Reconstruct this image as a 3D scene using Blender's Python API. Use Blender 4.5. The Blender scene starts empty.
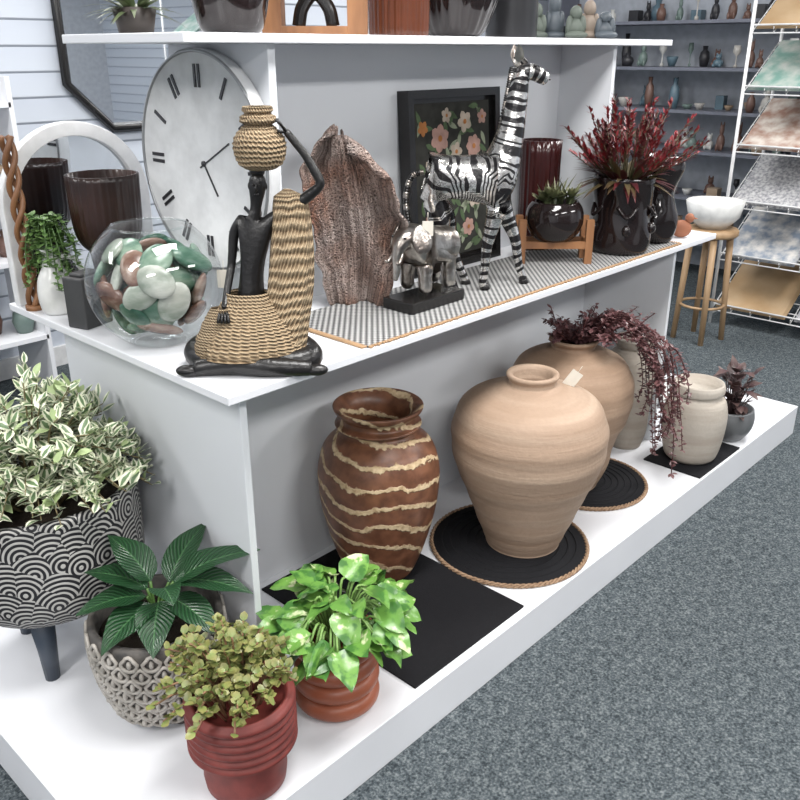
import bpy, bmesh, math, random
from mathutils import Vector, Matrix, noise
R=random.Random(7)
pi=math.pi
sc=bpy.context.scene
try:
    sc.view_settings.view_transform='Standard'
    sc.view_settings.look='None'
except Exception: pass
RT=math.radians(-46.8)

# ---------------- materials ----------------
def base(name):
    m=bpy.data.materials.new(name); m.use_nodes=True
    n=m.node_tree.nodes; l=m.node_tree.links
    return m,n,l,n['Principled BSDF']
def c4(c): return (c[0],c[1],c[2],1)
def setb(b,rough=.5,metal=0,coat=0,spec=None):
    b.inputs['Roughness'].default_value=rough; b.inputs['Metallic'].default_value=metal
    b.inputs['Coat Weight'].default_value=coat
    if spec is not None: b.inputs['Specular IOR Level'].default_value=spec
def coordn(n,l,kind='Object',scale=(1,1,1)):
    t=n.new('ShaderNodeTexCoord'); mp=n.new('ShaderNodeMapping'); mp.inputs['Scale'].default_value=scale
    l.new(t.outputs[kind],mp.inputs['Vector']); return mp.outputs[0]
def noi(n,l,vec,scale=5,detail=3,rough=.5):
    x=n.new('ShaderNodeTexNoise'); x.inputs['Scale'].default_value=scale; x.inputs['Detail'].default_value=detail; x.inputs['Roughness'].default_value=rough
    if vec is not None: l.new(vec,x.inputs['Vector'])
    return x.outputs['Fac']
def ramp(n,l,fac,stops,interp='LINEAR'):
    x=n.new('ShaderNodeValToRGB'); r=x.color_ramp; r.interpolation=interp
    while len(r.elements)<len(stops): r.elements.new(.5)
    for e,(p,c) in zip(r.elements,stops): e.position=p; e.color=c4(c)
    l.new(fac,x.inputs[0]); return x.outputs[0]
def mth(n,l,op,a,b=None,c=None):
    x=n.new('ShaderNodeMath'); x.operation=op
    for i,v in enumerate((a,b,c)):
        if v is None: continue
        if isinstance(v,(int,float)): x.inputs[i].default_value=v
        else: l.new(v,x.inputs[i])
    return x.outputs[0]
def mix(n,l,fac,a,b):
    x=n.new('ShaderNodeMix'); x.data_type='RGBA'
    if isinstance(fac,(int,float)): x.inputs[0].default_value=fac
    else: l.new(fac,x.inputs[0])
    for i,v in ((6,a),(7,b)):
        if isinstance(v,tuple): x.inputs[i].default_value=c4(v)
        else: l.new(v,x.inputs[i])
    return x.outputs[2]
def bump(n,l,b,h,strength=.3,dist=.01):
    x=n.new('ShaderNodeBump'); x.inputs['Strength'].default_value=strength; x.inputs['Distance'].default_value=dist
    l.new(h,x.inputs['Height']); l.new(x.outputs[0],b.inputs['Normal'])
def sep(n,l,vec):
    x=n.new('ShaderNodeSeparateXYZ'); l.new(vec,x.inputs[0]); return x.outputs
def M(name,col,rough=.5,metal=0,col2=None,scale=20,bmp=0,coat=0,stretch=(1,1,1),bs=None,spec=None):
    m,n,l,b=base(name); setb(b,rough,metal,coat,spec)
    if col2 is None: col2=tuple(x*.85 for x in col)
    v=coordn(n,l,'Object',stretch)
    f=noi(n,l,v,scale,4)
    l.new(ramp(n,l,f,[(.35,col2),(.65,col)]),b.inputs['Base Color'])
    if bmp:
        bump(n,l,b,noi(n,l,v,bs or scale*3,3),bmp,.004)
    return m

white=M('white_laminate',(.76,.77,.80),.35,col2=(.73,.74,.77),scale=3)
greyp=M('grey_panel',(.70,.72,.75),.45,col2=(.67,.69,.72),scale=3)
black=M('black_gloss',(.012,.011,.011),.25)
blackm=M('black_matte',(.010,.010,.012),.8,bmp=.3,scale=120,spec=.2)
wood=M('wood',(.30,.14,.06),.5,col2=(.16,.07,.03),scale=6,stretch=(3,3,.6))
lwood=M('light_wood',(.42,.28,.16),.5,col2=(.30,.19,.10),scale=6,stretch=(3,3,.6))
chrome=M('silver_leaf',(.58,.55,.51),.28,1,col2=(.22,.19,.17),scale=28,bmp=.6,bs=60)
whitep=M('white_paint',(.8,.8,.8),.35)
cera=M('white_ceramic',(.75,.75,.73),.25)
dark_glass=M('dark_glaze',(.014,.009,.009),.10,coat=.2)
brownglaze=M('brown_glaze',(.035,.014,.010),.3,col2=(.014,.007,.006),scale=8)
soil=M('soil',(.03,.02,.012),.9,bmp=1,scale=60)

def carpet():
    m,n,l,b=base('carpet'); setb(b,.95,spec=.1)
    v=coordn(n,l)
    f=noi(n,l,v,150,3,.7); g=noi(n,l,v,40,3)
    s=mth(n,l,'ADD',mth(n,l,'MULTIPLY',f,.75),mth(n,l,'MULTIPLY',g,.25))
    l.new(ramp(n,l,s,[(.38,(.030,.038,.044)),(.52,(.095,.112,.122)),(.66,(.22,.24,.245))]),b.inputs['Base Color'])
    bump(n,l,b,f,.7,.01); return m
def slat():
    m,n,l,b=base('slatwall_paint'); setb(b,.5)
    v=coordn(n,l); z=sep(n,l,v)[2]
    f=mth(n,l,'FRACT',mth(n,l,'MULTIPLY',z,9.0))
    l.new(ramp(n,l,f,[(0,(.25,.28,.33)),(.06,(.30,.33,.38)),(.1,(.55,.59,.65)),(.9,(.52,.56,.63))]),b.inputs['Base Color'])
    bump(n,l,b,ramp(n,l,f,[(0,(0,0,0)),(.1,(1,1,1))]),.5,.01)
    return m
def swirl():
    m,n,l,b=base('brown_swirl_glaze'); setb(b,.35)
    uv=coordn(n,l,'UV'); s=sep(n,l,uv); o=coordn(n,l)
    nz=noi(n,l,o,5,2); nf=noi(n,l,o,70,3)
    ph=mth(n,l,'ADD',mth(n,l,'MULTIPLY',s[1],19),mth(n,l,'MULTIPLY',s[0],3.0))
    ph=mth(n,l,'ADD',ph,mth(n,l,'MULTIPLY',nz,2.2)); ph=mth(n,l,'ADD',ph,mth(n,l,'MULTIPLY',nf,.35))
    f=mth(n,l,'FRACT',ph)
    k=ramp(n,l,f,[(0,(0,0,0)),(.70,(0,0,0)),(.75,(1,1,1)),(.92,(1,1,1)),(.98,(0,0,0))])
    br=ramp(n,l,noi(n,l,o,30,4),[(.35,(.105,.042,.022)),(.65,(.20,.085,.045))])
    cr=ramp(n,l,nf,[(.3,(.36,.24,.13)),(.6,(.62,.48,.30))])
    l.new(mix(n,l,k,br,cr),b.inputs['Base Color'])
    bump(n,l,b,k,.5,.008); 
    l.new(mth(n,l,'ADD',mth(n,l,'MULTIPLY',k,.35),.38),b.inputs['Roughness'])
    return m
def terra(name,a,c,d,zs=26):
    m,n,l,b=base(name); setb(b,.7)
    v=coordn(n,l,'Object',(1.2,1.2,zs)); o=coordn(n,l)
    f=noi(n,l,v,1.0,4,.6)
    col=ramp(n,l,f,[(.3,d),(.5,a),(.7,c)])
    col=mix(n,l,mth(n,l,'MULTIPLY',noi(n,l,o,90,2),.35),col,tuple(x*.6 for x in a))
    l.new(col,b.inputs['Base Color'])
    bump(n,l,b,mth(n,l,'ADD',f,mth(n,l,'MULTIPLY',noi(n,l,o,80,3),.3)),.35,.012); return m
def ringpat():
    m,n,l,b=base('black_white_carved'); setb(b,.6)
    uv=coordn(n,l,'UV',(26,13,1))
    x=n.new('ShaderNodeTexVoronoi'); x.voronoi_dimensions='2D'; x.inputs['Scale'].default_value=1; l.new(uv,x.inputs['Vector'])
    x.inputs['Randomness'].default_value=1.0
    sx=sep(n,l,uv)
    pos=n.new('ShaderNodeSeparateXYZ'); l.new(x.outputs['Position'],pos.inputs[0])
    dx=mth(n,l,'SUBTRACT',sx[0],pos.outputs[0]); dy=mth(n,l,'ADD',mth(n,l,'SUBTRACT',sx[1],pos.outputs[1]),.55)
    rd=mth(n,l,'SQRT',mth(n,l,'ADD',mth(n,l,'MULTIPLY',dx,dx),mth(n,l,'MULTIPLY',dy,dy)))
    s=mth(n,l,'SINE',mth(n,l,'MULTIPLY',rd,30))
    s=mth(n,l,'ADD',s,mth(n,l,'MULTIPLY',noi(n,l,coordn(n,l),60,3),.5))
    k=ramp(n,l,mth(n,l,'ADD',mth(n,l,'MULTIPLY',s,.4),.3),[(.38,(.012,.012,.015)),(.55,(.46,.45,.43))])
    l.new(k,b.inputs['Base Color']); bump(n,l,b,k,.6,.008); return m
def leafm(name,mode,a,c,d,rough=.4):
    m,n,l,b=base(name); setb(b,rough)
    uv=coordn(n,l,'UV'); s=sep(n,l,uv); o=coordn(n,l)
    au=mth(n,l,'MULTIPLY',mth(n,l,'ABSOLUTE',mth(n,l,'SUBTRACT',s[0],.5)),2)
    at=n.new('ShaderNodeAttribute'); at.attribute_name='rnd'; rn=at.outputs['Fac']
    if mode=='edge':
        f=mth(n,l,'ADD',au,mth(n,l,'MULTIPLY',mth(n,l,'SUBTRACT',noi(n,l,o,60,2),.5),.7))
        col=ramp(n,l,f,[(.34,a),(.50,c)])
        col=mix(n,l,mth(n,l,'GREATER_THAN',rn,.85),col,d)
    elif mode=='patch':
        f=noi(n,l,o,26,3)
        col=ramp(n,l,f,[(.42,a),(.50,c),(.60,c),(.66,d)])
        col=mix(n,l,mth(n,l,'MULTIPLY',rn,.4),col,a)
    elif mode=='vein':
        w=mth(n,l,'SINE',mth(n,l,'MULTIPLY',mth(n,l,'SUBTRACT',s[1],mth(n,l,'MULTIPLY',au,.35)),75))
        col=ramp(n,l,w,[(.0,a),(.95,c)])
        col=mix(n,l,mth(n,l,'LESS_THAN',au,.05),col,d)
        bump(n,l,b,w,.3,.004)
    else:
        col=mix(n,l,rn,a,c)
        col=mix(n,l,mth(n,l,'MULTIPLY',s[1],.5),col,d)
    l.new(col,b.inputs['Base Color']); return m
def straw():
    m,n,l,b=base('straw_rope'); setb(b,.8)
    uv=coordn(n,l,'UV'); s=sep(n,l,uv); o=coordn(n,l)
    w=mth(n,l,'SINE',mth(n,l,'ADD',mth(n,l,'MULTIPLY',s[1],120),mth(n,l,'MULTIPLY',noi(n,l,o,35,2),6)))
    w2=mth(n,l,'SINE',mth(n,l,'ADD',mth(n,l,'MULTIPLY',s[0],6.2832*34),mth(n,l,'MULTIPLY',s[1],120)))
    h=mth(n,l,'ADD',w,mth(n,l,'MULTIPLY',w2,.7))
    l.new(ramp(n,l,mth(n,l,'ADD',mth(n,l,'MULTIPLY',h,.3),.5),[(0,(.14,.085,.04)),(.4,(.38,.27,.16)),(1,(.58,.45,.29))]),b.inputs['Base Color'])
    bump(n,l,b,h,.8,.006); return m
def zebram():
    m,n,l,b=base('zebra_silver_black'); setb(b,.22)
    at=n.new('ShaderNodeAttribute'); at.attribute_name='stripe'
    o=coordn(n,l)
    ph=mth(n,l,'ADD',mth(n,l,'MULTIPLY',at.outputs['Fac'],6.2832*40),mth(n,l,'MULTIPLY',noi(n,l,o,16,1),9))
    k=ramp(n,l,mth(n,l,'ADD',mth(n,l,'MULTIPLY',mth(n,l,'SINE',ph),.5),.5),[(.42,(0,0,0)),(.50,(1,1,1))])
    g=ramp(n,l,noi(n,l,o,90,3),[(.32,(.50,.48,.46)),(.55,(.92,.90,.87))])
    l.new(mix(n,l,k,(.010,.009,.010),g),b.inputs['Base Color'])
    l.new(mth(n,l,'MULTIPLY',k,.95),b.inputs['Metallic']); bump(n,l,b,noi(n,l,o,120,3),.35,.004); return m
def coralm():
    m,n,l,b=base('bronze_coral'); setb(b,.5,.2)
    o=coordn(n,l); uv=coordn(n,l,'UV',(34,3,1))
    x=n.new('ShaderNodeTexVoronoi'); x.feature='DISTANCE_TO_EDGE'; x.inputs['Scale'].default_value=150; l.new(o,x.inputs['Vector'])
    k=ramp(n,l,x.outputs['Distance'],[(.12,(0,0,0)),(.35,(1,1,1))])
    f=noi(n,l,o,7,4); st=noi(n,l,uv,1.0,3)
    hi=ramp(n,l,f,[(.42,(.52,.43,.39)),(.55,(.42,.29,.24)),(.66,(.40,.17,.10))])
    hi=mix(n,l,ramp(n,l,st,[(.4,(0,0,0)),(.6,(.65,.65,.65))]),hi,(.11,.07,.058))
    l.new(mix(n,l,mth(n,l,'MULTIPLY',k,.68),hi,(.055,.036,.03)),b.inputs['Base Color'])
    bump(n,l,b,mth(n,l,'ADD',st,mth(n,l,'MULTIPLY',x.outputs['Distance'],-.8)),.9,.02); return m
def runnerm():
    m,n,l,b=base('woven_runner'); setb(b,.85)
    o=coordn(n,l,'Object',(1,1,1)); 
    ck=n.new('ShaderNodeTexChecker'); ck.inputs['Scale'].default_value=110; ck.inputs[1].default_value=c4((.025,.028,.035)); ck.inputs[2].default_value=c4((.50,.50,.49)); l.new(o,ck.inputs[0])
    f=noi(n,l,o,60,2)
    l.new(mix(n,l,mth(n,l,'MULTIPLY',f,.4),ck.outputs[0],(.18,.17,.16)),b.inputs['Base Color']); bump(n,l,b,noi(n,l,o,250,2),.5,.004); return m
def flat(name,c,r=.8):
    return M(name,c,r,col2=tuple(x*.7 for x in c),scale=30,spec=.1)
def glassm(name,tint,fac=.12):
    m=bpy.data.materials.new(name); m.use_nodes=True; n=m.node_tree.nodes; l=m.node_tree.links; n.clear()
    o=n.new('ShaderNodeOutputMaterial'); t=n.new('ShaderNodeBsdfTransparent'); g=n.new('ShaderNodeBsdfGlossy'); x=n.new('ShaderNodeMixShader')
    t.inputs[0].default_value=c4(tint); g.inputs['Roughness'].default_value=.02
    lw=n.new('ShaderNodeLayerWeight'); lw.inputs[0].default_value=.5
    nz=n.new('ShaderNodeTexNoise'); nz.inputs['Scale'].default_value=3
    a=mth(n,l,'ADD',mth(n,l,'MULTIPLY',mth(n,l,'POWER',lw.outputs['Facing'],3),.6),mth(n,l,'ADD',mth(n,l,'MULTIPLY',nz.outputs['Fac'],.02),.05))
    l.new(a,x.inputs[0]); l.new(t.outputs[0],x.inputs[1]); l.new(g.outputs[0],x.inputs[2]); l.new(x.outputs[0],o.inputs[0]); return m
def mirrorm():
    m,n,l,b=base('mirror_glass'); setb(b,.02,1); b.inputs['Base Color'].default_value=(.62,.65,.68,1)
    v=coordn(n,l); bump(n,l,b,noi(n,l,v,2,1),.01,.001); return m
def stonem(name,a,c,d):
    m,n,l,b=base(name); setb(b,.25)
    at=n.new('ShaderNodeAttribute'); at.attribute_name='rnd'
    v=coordn(n,l,'Object',(10,22,30)); f=noi(n,l,v,1.0,4)
    f=mth(n,l,'ADD',f,mth(n,l,'MULTIPLY',mth(n,l,'SUBTRACT',at.outputs['Fac'],.5),.2))
    l.new(ramp(n,l,f,[(.34,a),(.5,c),(.68,d)]),b.inputs['Base Color']); return m

# ---------------- mesh builder ----------------
def cat(pts,n=6):
    P=[Vector(p) for p in pts]; P=[P[0]*2-P[1]]+P+[P[-1]*2-P[-2]]; out=[]
    for i in range(1,len(P)-2):
        for k in range(n):
            t=k/n; a,b,c,d=P[i-1],P[i],P[i+1],P[i+2]
            out.append(.5*((2*b)+(c-a)*t+(2*a-5*b+4*c-d)*t*t+(3*b-a-3*c+d)*t**3))
    out.append(P[-2]); return out
def smoothprof(pr,n=5):
    return [(max(0,p.x),p.y) for p in cat([(r,z,0) for r,z in pr],n)]
class MB:
    def __init__(s): s.v=[];s.f=[];s.uv=[];s.mi=[];s.rn=[];s.sm=[]
    def vert(s,p,r=0): s.v.append(tuple(p)); s.rn.append(r); return len(s.v)-1
    def face(s,idx,uv,mi=0,sm=True): s.f.append(idx); s.uv.append(uv); s.mi.append(mi); s.sm.append(sm)
    def box(s,x0,x1,y0,y1,z0,z1,mi=0,M=None):
        b=len(s.v)
        for z in(z0,z1):
            for x,y in((x0,y0),(x1,y0),(x1,y1),(x0,y1)):
                p=Vector((x,y,z)); p=M@p if M else p; s.vert(p)
        for q in((3,2,1,0),(4,5,6,7),(0,1,5,4),(1,2,6,5),(2,3,7,6),(3,0,4,7)):
            s.face([b+i for i in q],[(0,0),(1,0),(1,1),(0,1)],mi,False)
    def lathe(s,pr,mi=0,seg=48,off=(0,0,0),mod=None,sx=1,sy=1,M=None,rn=0):
        b=len(s.v); off=Vector(off); L=[0]
        for i in range(1,len(pr)): L.append(L[-1]+math.hypot(pr[i][0]-pr[i-1][0],pr[i][1]-pr[i-1][1]))
        T=L[-1] or 1
        for i,(r,z) in enumerate(pr):
            for j in range(seg):
                a=2*pi*j/seg; rr=mod(a,r,z) if mod else r
                p=Vector((rr*math.cos(a)*sx,rr*math.sin(a)*sy,z)); p=M@p if M else p; s.vert(p+off,rn)
        for i in range(len(pr)-1):
            for j in range(seg):
                k=(j+1)%seg
                s.face([b+i*seg+j,b+i*seg+k,b+(i+1)*seg+k,b+(i+1)*seg+j],[(j/seg,L[i]/T),((j+1)/seg,L[i]/T),((j+1)/seg,L[i+1]/T),(j/seg,L[i+1]/T)],mi)
    def ell(s,c,r,mi=0,seg=16,rings=10,M=None,rn=0):
        pr=[(math.sin(pi*i/rings),-math.cos(pi*i/rings)) for i in range(rings+1)]
        S=Matrix.Diagonal((r[0],r[1],r[2])).to_4x4(); S=(M@S) if M else S
        s.lathe(pr,mi,seg,c,M=S,rn=rn)
    def tube(s,pts,rad,mi=0,seg=8,closed=False,rn=0):
        pts=[Vector(p) for p in pts]; n=len(pts); b=len(s.v); up=None
        for i,p in enumerate(pts):
            if closed: t=(pts[(i+1)%n]-pts[i-1])
            else: t=pts[min(i+1,n-1)]-pts[max(i-1,0)]
            t=t.normalized() if t.length>1e-9 else Vector((0,0,1))
            if up is None:
                up=Vector((0,0,1)) if abs(t.z)<.9 else Vector((1,0,0))
            x=t.cross(up); x=x.normalized() if x.length>1e-6 else Vector((1,0,0)); up=x.cross(t).normalized()
            r=rad(i/max(1,n-1)) if callable(rad) else (rad[i] if isinstance(rad,list) else rad)
            for j in range(seg):
                a=2*pi*j/seg; s.vert(p+(x*math.cos(a)+up*math.sin(a))*r,rn)
        m=n if closed else n-1
        for i in range(m):
            i2=(i+1)%n
            for j in range(seg):
                k=(j+1)%seg
                s.face([b+i*seg+j,b+i*seg+k,b+i2*seg+k,b+i2*seg+j],[(j/seg,i/n),((j+1)/seg,i/n),((j+1)/seg,(i+1)/n),(j/seg,(i+1)/n)],mi)
        if not closed:
            s.face([b+j for j in range(seg)][::-1],[(.5,0)]*seg,mi); s.face([b+(n-1)*seg+j for j in range(seg)],[(.5,1)]*seg,mi)
    def leaf(s,base,d,up,L,W,bend=.3,fold=.15,shape='oval',ns=6,mi=0,wave=0):
        d=Vector(d).normalized(); up=Vector(up); side=d.cross(up)
        if side.length<1e-4: side=d.cross(Vector((1,0,.3)))
        side.normalize(); n=side.cross(d).normalized(); rn=R.random(); b=len(s.v); J=(-1,-.5,0,.5,1); ph=R.random()*6
        base=Vector(base)
        for i in range(ns+1):
            t=i/ns
            if shape=='oval': w=math.sin(pi*min(1,t**.8))**.8
            elif shape=='heart': w=math.sin(pi*min(1,max(.03,t)**.55))**.7 if t<1 else 0
            elif shape=='round': w=math.sqrt(max(0,1-(2*t-1)**2))
            else: w=math.sin(pi*min(1,t**.7))
            w=max(w,.02)*W/2
            c=base+d*L*t-n*bend*L*t*t
            for j in J:
                s.vert(c+side*w*j+n*(fold*w*abs(j)+wave*W*math.sin(t*11+ph)*j*abs(j)),rn)
        for i in range(ns):
            for j in range(4):
                a=b+i*5+j
                s.face([a,a+1,a+6,a+5],[(j/4,i/ns),((j+1)/4,i/ns),((j+1)/4,(i+1)/ns),(j/4,(i+1)/ns)],mi)
    def build(s,name,mats,parent=None,loc=(0,0,0),rot=(0,0,0),solid=0,bevel=0):
        me=bpy.data.meshes.new(name); me.from_pydata(s.v,[],s.f)
        for m in mats: me.materials.append(m)
        uv=me.uv_layers.new(name='UVMap')
        me.polygons.foreach_set('material_index',s.mi); me.polygons.foreach_set('use_smooth',s.sm)
        uv.data.foreach_set('uv',[c for f in s.uv for p in f for c in p])
        at=me.attributes.new('rnd','FLOAT','POINT'); at.data.foreach_set('value',s.rn)
        me.update()
        o=bpy.data.objects.new(name,me); sc.collection.objects.link(o); o.location=loc; o.rotation_euler=rot
        if parent: o.parent=parent
        if solid: x=o.modifiers.new('s','SOLIDIFY'); x.thickness=solid
        if bevel: x=o.modifiers.new('b','BEVEL'); x.width=bevel; x.segments=2; x.limit_method='ANGLE'
        return o
def E(name,loc,rz=0):
    o=bpy.data.objects.new(name,None); sc.collection.objects.link(o); o.location=loc; o.rotation_euler=(0,0,rz); o.empty_display_size=.05; return o
def boxo(name,x0,x1,y0,y1,z0,z1,mat,bev=0,parent=None):
    b=MB(); cx,cy,cz=(x0+x1)/2,(y0+y1)/2,(z0+z1)/2
    b.box(x0-cx,x1-cx,y0-cy,y1-cy,z0-cz,z1-cz); return b.build(name,[mat],parent,(cx,cy,cz),bevel=bev)
def skin(name,verts,edges,rad,mat,parent,sub=2,stripe=False,loc=(0,0,0)):
    me=bpy.data.meshes.new(name+'_sk'); me.from_pydata(verts,edges,[]); me.update()
    o=bpy.data.objects.new(name+'_sk',me); sc.collection.objects.link(o)
    md=o.modifiers.new('k','SKIN'); md.use_smooth_shade=True
    sv=me.skin_vertices[0].data
    for i,r in enumerate(rad):
        r=r if isinstance(r,tuple) else (r,r); sv[i].radius=r; sv[i].use_root=(i==0)
    ss=o.modifiers.new('s','SUBSURF'); ss.levels=sub; ss.render_levels=sub
    dg=bpy.context.evaluated_depsgraph_get(); dg.update()
    m2=bpy.data.meshes.new_from_object(o.evaluated_get(dg)); bpy.data.objects.remove(o); m2.name=name
    m2.materials.clear(); m2.materials.append(mat)
    for p in m2.polygons: p.use_smooth=True; p.material_index=0
    if stripe:
        V=[Vector(v) for v in verts]; acc={0:0}
        ch=True
        while ch:
            ch=False
            for a,b in edges:
                if a in acc and b not in acc: acc[b]=acc[a]+(V[a]-V[b]).length; ch=True
                if b in acc and a not in acc: acc[a]=acc[b]+(V[a]-V[b]).length; ch=True
        vals=[]
        for v in m2.vertices:
            best=9;val=0
            for a,b in edges:
                ab=V[b]-V[a]; t=max(0,min(1,(v.co-V[a]).dot(ab)/ab.length_squared)); dd=(v.co-(V[a]+ab*t)).length
                ra=rad[a] if not isinstance(rad[a],tuple) else max(rad[a]); dd=dd/ (ra+.01)
                if dd<best: best=dd; val=acc[a]+(acc[b]-acc[a])*t
            vals.append(val)
        at=m2.attributes.new('stripe','FLOAT','POINT'); at.data.foreach_set('value',vals)
    o2=bpy.data.objects.new(name,m2); sc.collection.objects.link(o2); o2.location=loc
    if parent: o2.parent=parent
    return o2
def rdir(a,e): return Vector((math.cos(a)*math.cos(e),math.sin(a)*math.cos(e),math.sin(e)))

# ---------------- room ----------------
boxo('floor',-3,6.4,-3,4.4,-.05,0,carpet())
boxo('wall_left',-3,6.4,4.1,4.2,0,2.8,slat())
boxo('wall_far',6.2,6.3,-3,4.1,0,2.8,slat())
wp=M('wall_paint',(.6,.62,.66),.7)
boxo('wall_right',-3,6.4,-3.1,-3,0,2.8,wp)
boxo('wall_back',-3.1,-3,-3,4.2,0,2.8,wp)
boxo('ceiling',-3,6.4,-3,4.4,2.8,2.85,M('ceiling_paint',(.8,.8,.8),.8))
boxo('baseboard_left',-3,6.2,4.08,4.1,0,.1,whitep)
boxo('baseboard_far',6.18,6.2,-3,4.08,0,.1,whitep)
def area(name,loc,sx,sy,en,col=(1,.985,.965)):
    l=bpy.data.lights.new(name,'AREA'); l.shape='RECTANGLE'; l.size=sx; l.size_y=sy; l.energy=en; l.color=col
    o=bpy.data.objects.new(name,l); o.location=loc; sc.collection.objects.link(o)
for x in (-1.4,1.2,3.8):
    for y in (-1.6,.7,3.0):
        area('ceiling_light',(x,y,2.74),1.3,.5,(72 if y<0 else 60) if y<2 else 44)
w=bpy.data.worlds.new('world'); sc.world=w; w.use_nodes=True
w.node_tree.nodes['Background'].inputs[0].default_value=(.8,.87,1,1); w.node_tree.nodes['Background'].inputs[1].default_value=.4

# ---------------- gondola ----------------
g=E('display_shelf_unit',(0,0,0))
def gb(n,*a,mat=white): return boxo(n,*a,mat,.002,g)
gb('plinth',.449,3.52,1.027,2.29,0,.125)
gb('middle_shelf',.849,2.95,1.237,2.17,.882,.9)
gb('top_shelf',.95,2.84,1.43,1.89,1.512,1.53)
gb('lower_end_panel_near',.924,.942,1.309,2.05,.125,.882,mat=greyp)
gb('lower_end_panel_far',2.79,2.808,1.309,2.05,.125,.882,mat=greyp)
gb('lower_back_panel',.942,2.79,1.65,1.67,.125,.882,mat=greyp)
gb('upper_end_panel_near',1.165,1.185,1.46,1.82,.9,1.512,mat=greyp)
gb('upper_end_panel_far',2.52,2.54,1.46,1.82,.9,1.512,mat=greyp)
gb('upper_back_panel',1.185,2.52,1.65,1.67,.9,1.512,mat=greyp)
ZP=.125; ZM=.9; ZT=1.53

# ---------------- plinth objects ----------------
e=E('patterned_planter_with_variegated_shrub',(.693,1.80,ZP))
b=MB(); pr=smoothprof([(0,.160),(.12,.162),(.175,.178),(.208,.215),(.220,.27),(.222,.37),(.218,.445)],5)+[(.218,.455),(.203,.455),(.200,.40),(0,.40)]
b.lathe(pr,0,72); 
b.build('planter_body',[ringpat()],e)
b=MB()
for k in range(3):
    a=math.radians(-130+120*k); p=Vector((.125*math.cos(a),.125*math.sin(a),0)); q=p*1.05
    b.tube([Vector((p.x,p.y,.0)),Vector((p.x,p.y,.08)),Vector((q.x,q.y,.18))],[.017,.022,.030],0,12)
b.build('legs',[M('dark_blue_grey',(.05,.065,.09),.4)],e)
b=MB(); b.lathe([(.200,.42),(0,.43)],0,32); b.build('soil',[soil],e)
b=MB()
for i in range(180):
    a=R.random()*2*pi; r=R.random()**.40
    if i>=110: a=math.radians(R.uniform(-215,-15)); r=R.uniform(.75,1.05)
    tip=Vector((.26*r*math.cos(a),.26*r*math.sin(a),.435+.27*max(0,1-r*r)*(.65+.4*R.random())+.06*R.random()))
    st=Vector((tip.x*.3,tip.y*.3,.42)); mid=(st+tip)/2+Vector((0,0,.06))
    pts=cat([st,mid,tip],5)
    if e.location.x+tip.x>.915: continue
    b.tube(pts,lambda t:.003*(1-.6*t),1,5)
    for k in range(17):
        t=.35+.65*k/16; p=pts[min(len(pts)-1,int(t*(len(pts)-1)))]
        d=rdir(R.random()*2*pi,R.uniform(-.3,.9)); 
        if k>12: d=(d+Vector((0,0,.8))+Vector((tip.x,tip.y,0))*3).normalized()
        L=R.uniform(.028,.046)
        q=p+d*L+e.location
        if q.x>.84 and q.z>.86: continue
        if q.x>.920: continue
        b.leaf(p,d,Vector((0,0,1))+rdir(R.random()*6,0)*.5,L,L*.5,R.uniform(-.1,.35),.2,'oval',4,0)
b.build('foliage',[leafm('variegated_leaf','edge',(.13,.21,.10),(.74,.75,.58),(.40,.50,.25)),M('twig',(.2,.16,.08),.7)],e)

# scalloped planter
e=E('scalloped_planter_with_leafy_plant',(.755,1.44,ZP))
def sprof(z):
    t=(z-.022)/.225; return .104+.040*math.sin(pi*min(1,max(0,t))**.9*.62)
pr=[(0,.022),(.094,.022)]+[(sprof(.022+.225*i/14),.022+.225*i/14) for i in range(15)]
rt=pr[-1][0]
pr+= [(rt-.014,.247),(rt-.018,.2),(0,.2)]
b=MB(); b.lathe(pr,0,64)
for row in range(7):
    zc=.045+row*.029
    for k in range(20):
        a0=2*pi*(k+.5*(row%2))/20; pts=[]
        for q in range(12):
            th=2*pi*q/12; dx=.0180*math.sin(th)*(1 if math.cos(th)<.2 else .62); dz=.017*math.cos(th)
            rr=sprof(zc+dz)+.003
            pts.append((rr*math.cos(a0+dx/rr),rr*math.sin(a0+dx/rr),zc+dz))
        b.tube(pts,.0042,1,6,True)
        rr=sprof(zc)+.002; b.ell((rr*math.cos(a0),rr*math.sin(a0),zc-.002),(.006,.006,.010),1,6,5)
for k in range(3):
    a=math.radians(-100+120*k); b.tube([(.08*math.cos(a),.08*math.sin(a),0),(.085*math.cos(a),.085*math.sin(a),.028)],[.012,.018],0,10)
b.build('pot',[M('grey_wash',(.10,.09,.08),.7,col2=(.045,.042,.04),scale=40),M('stone_relief',(.46,.43,.39),.6,col2=(.28,.26,.23),scale=30)],e)
b=MB(); b.lathe([(rt-.017,.205),(0,.215)],0,32); b.build('soil',[soil],e)
b=MB()
for az,el,L,W,h in ((-47,.28,.155,.085,.11),(-32,.75,.175,.090,.10),(-80,.15,.13,.080,.08),(20,.9,.15,.075,.09),(100,1.0,.13,.082,.10),(125,.65,.13,.082,.09),(155,.40,.13,.085,.08),(-168,.20,.13,.088,.07),(-130,.10,.12,.082,.08),(-110,.75,.11,.065,.11)):
    a=math.radians(az); d=rdir(a,el); p0=Vector((0,0,.21)); p1=Vector((.03*math.cos(a)+.012,.03*math.sin(a)-.012,.21+h))
    if e.location.x+p1.x+d.x*L>.915: d.x*=.5; d.normalize()
    b.tube(cat([p0,(p0+p1)/2+Vector((0,0,.015)),p1],4),.0035,1,6)
    b.leaf(p1,d,(0,0,1),L,W,.50,.22,'oval',10,0,.03)
b.build('foliage',[leafm('dark_leaf','vein',(.010,.040,.014),(.020,.075,.026),(.05,.13,.05),.32),M('green_stem',(.1,.2,.05),.5)],e)

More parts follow.
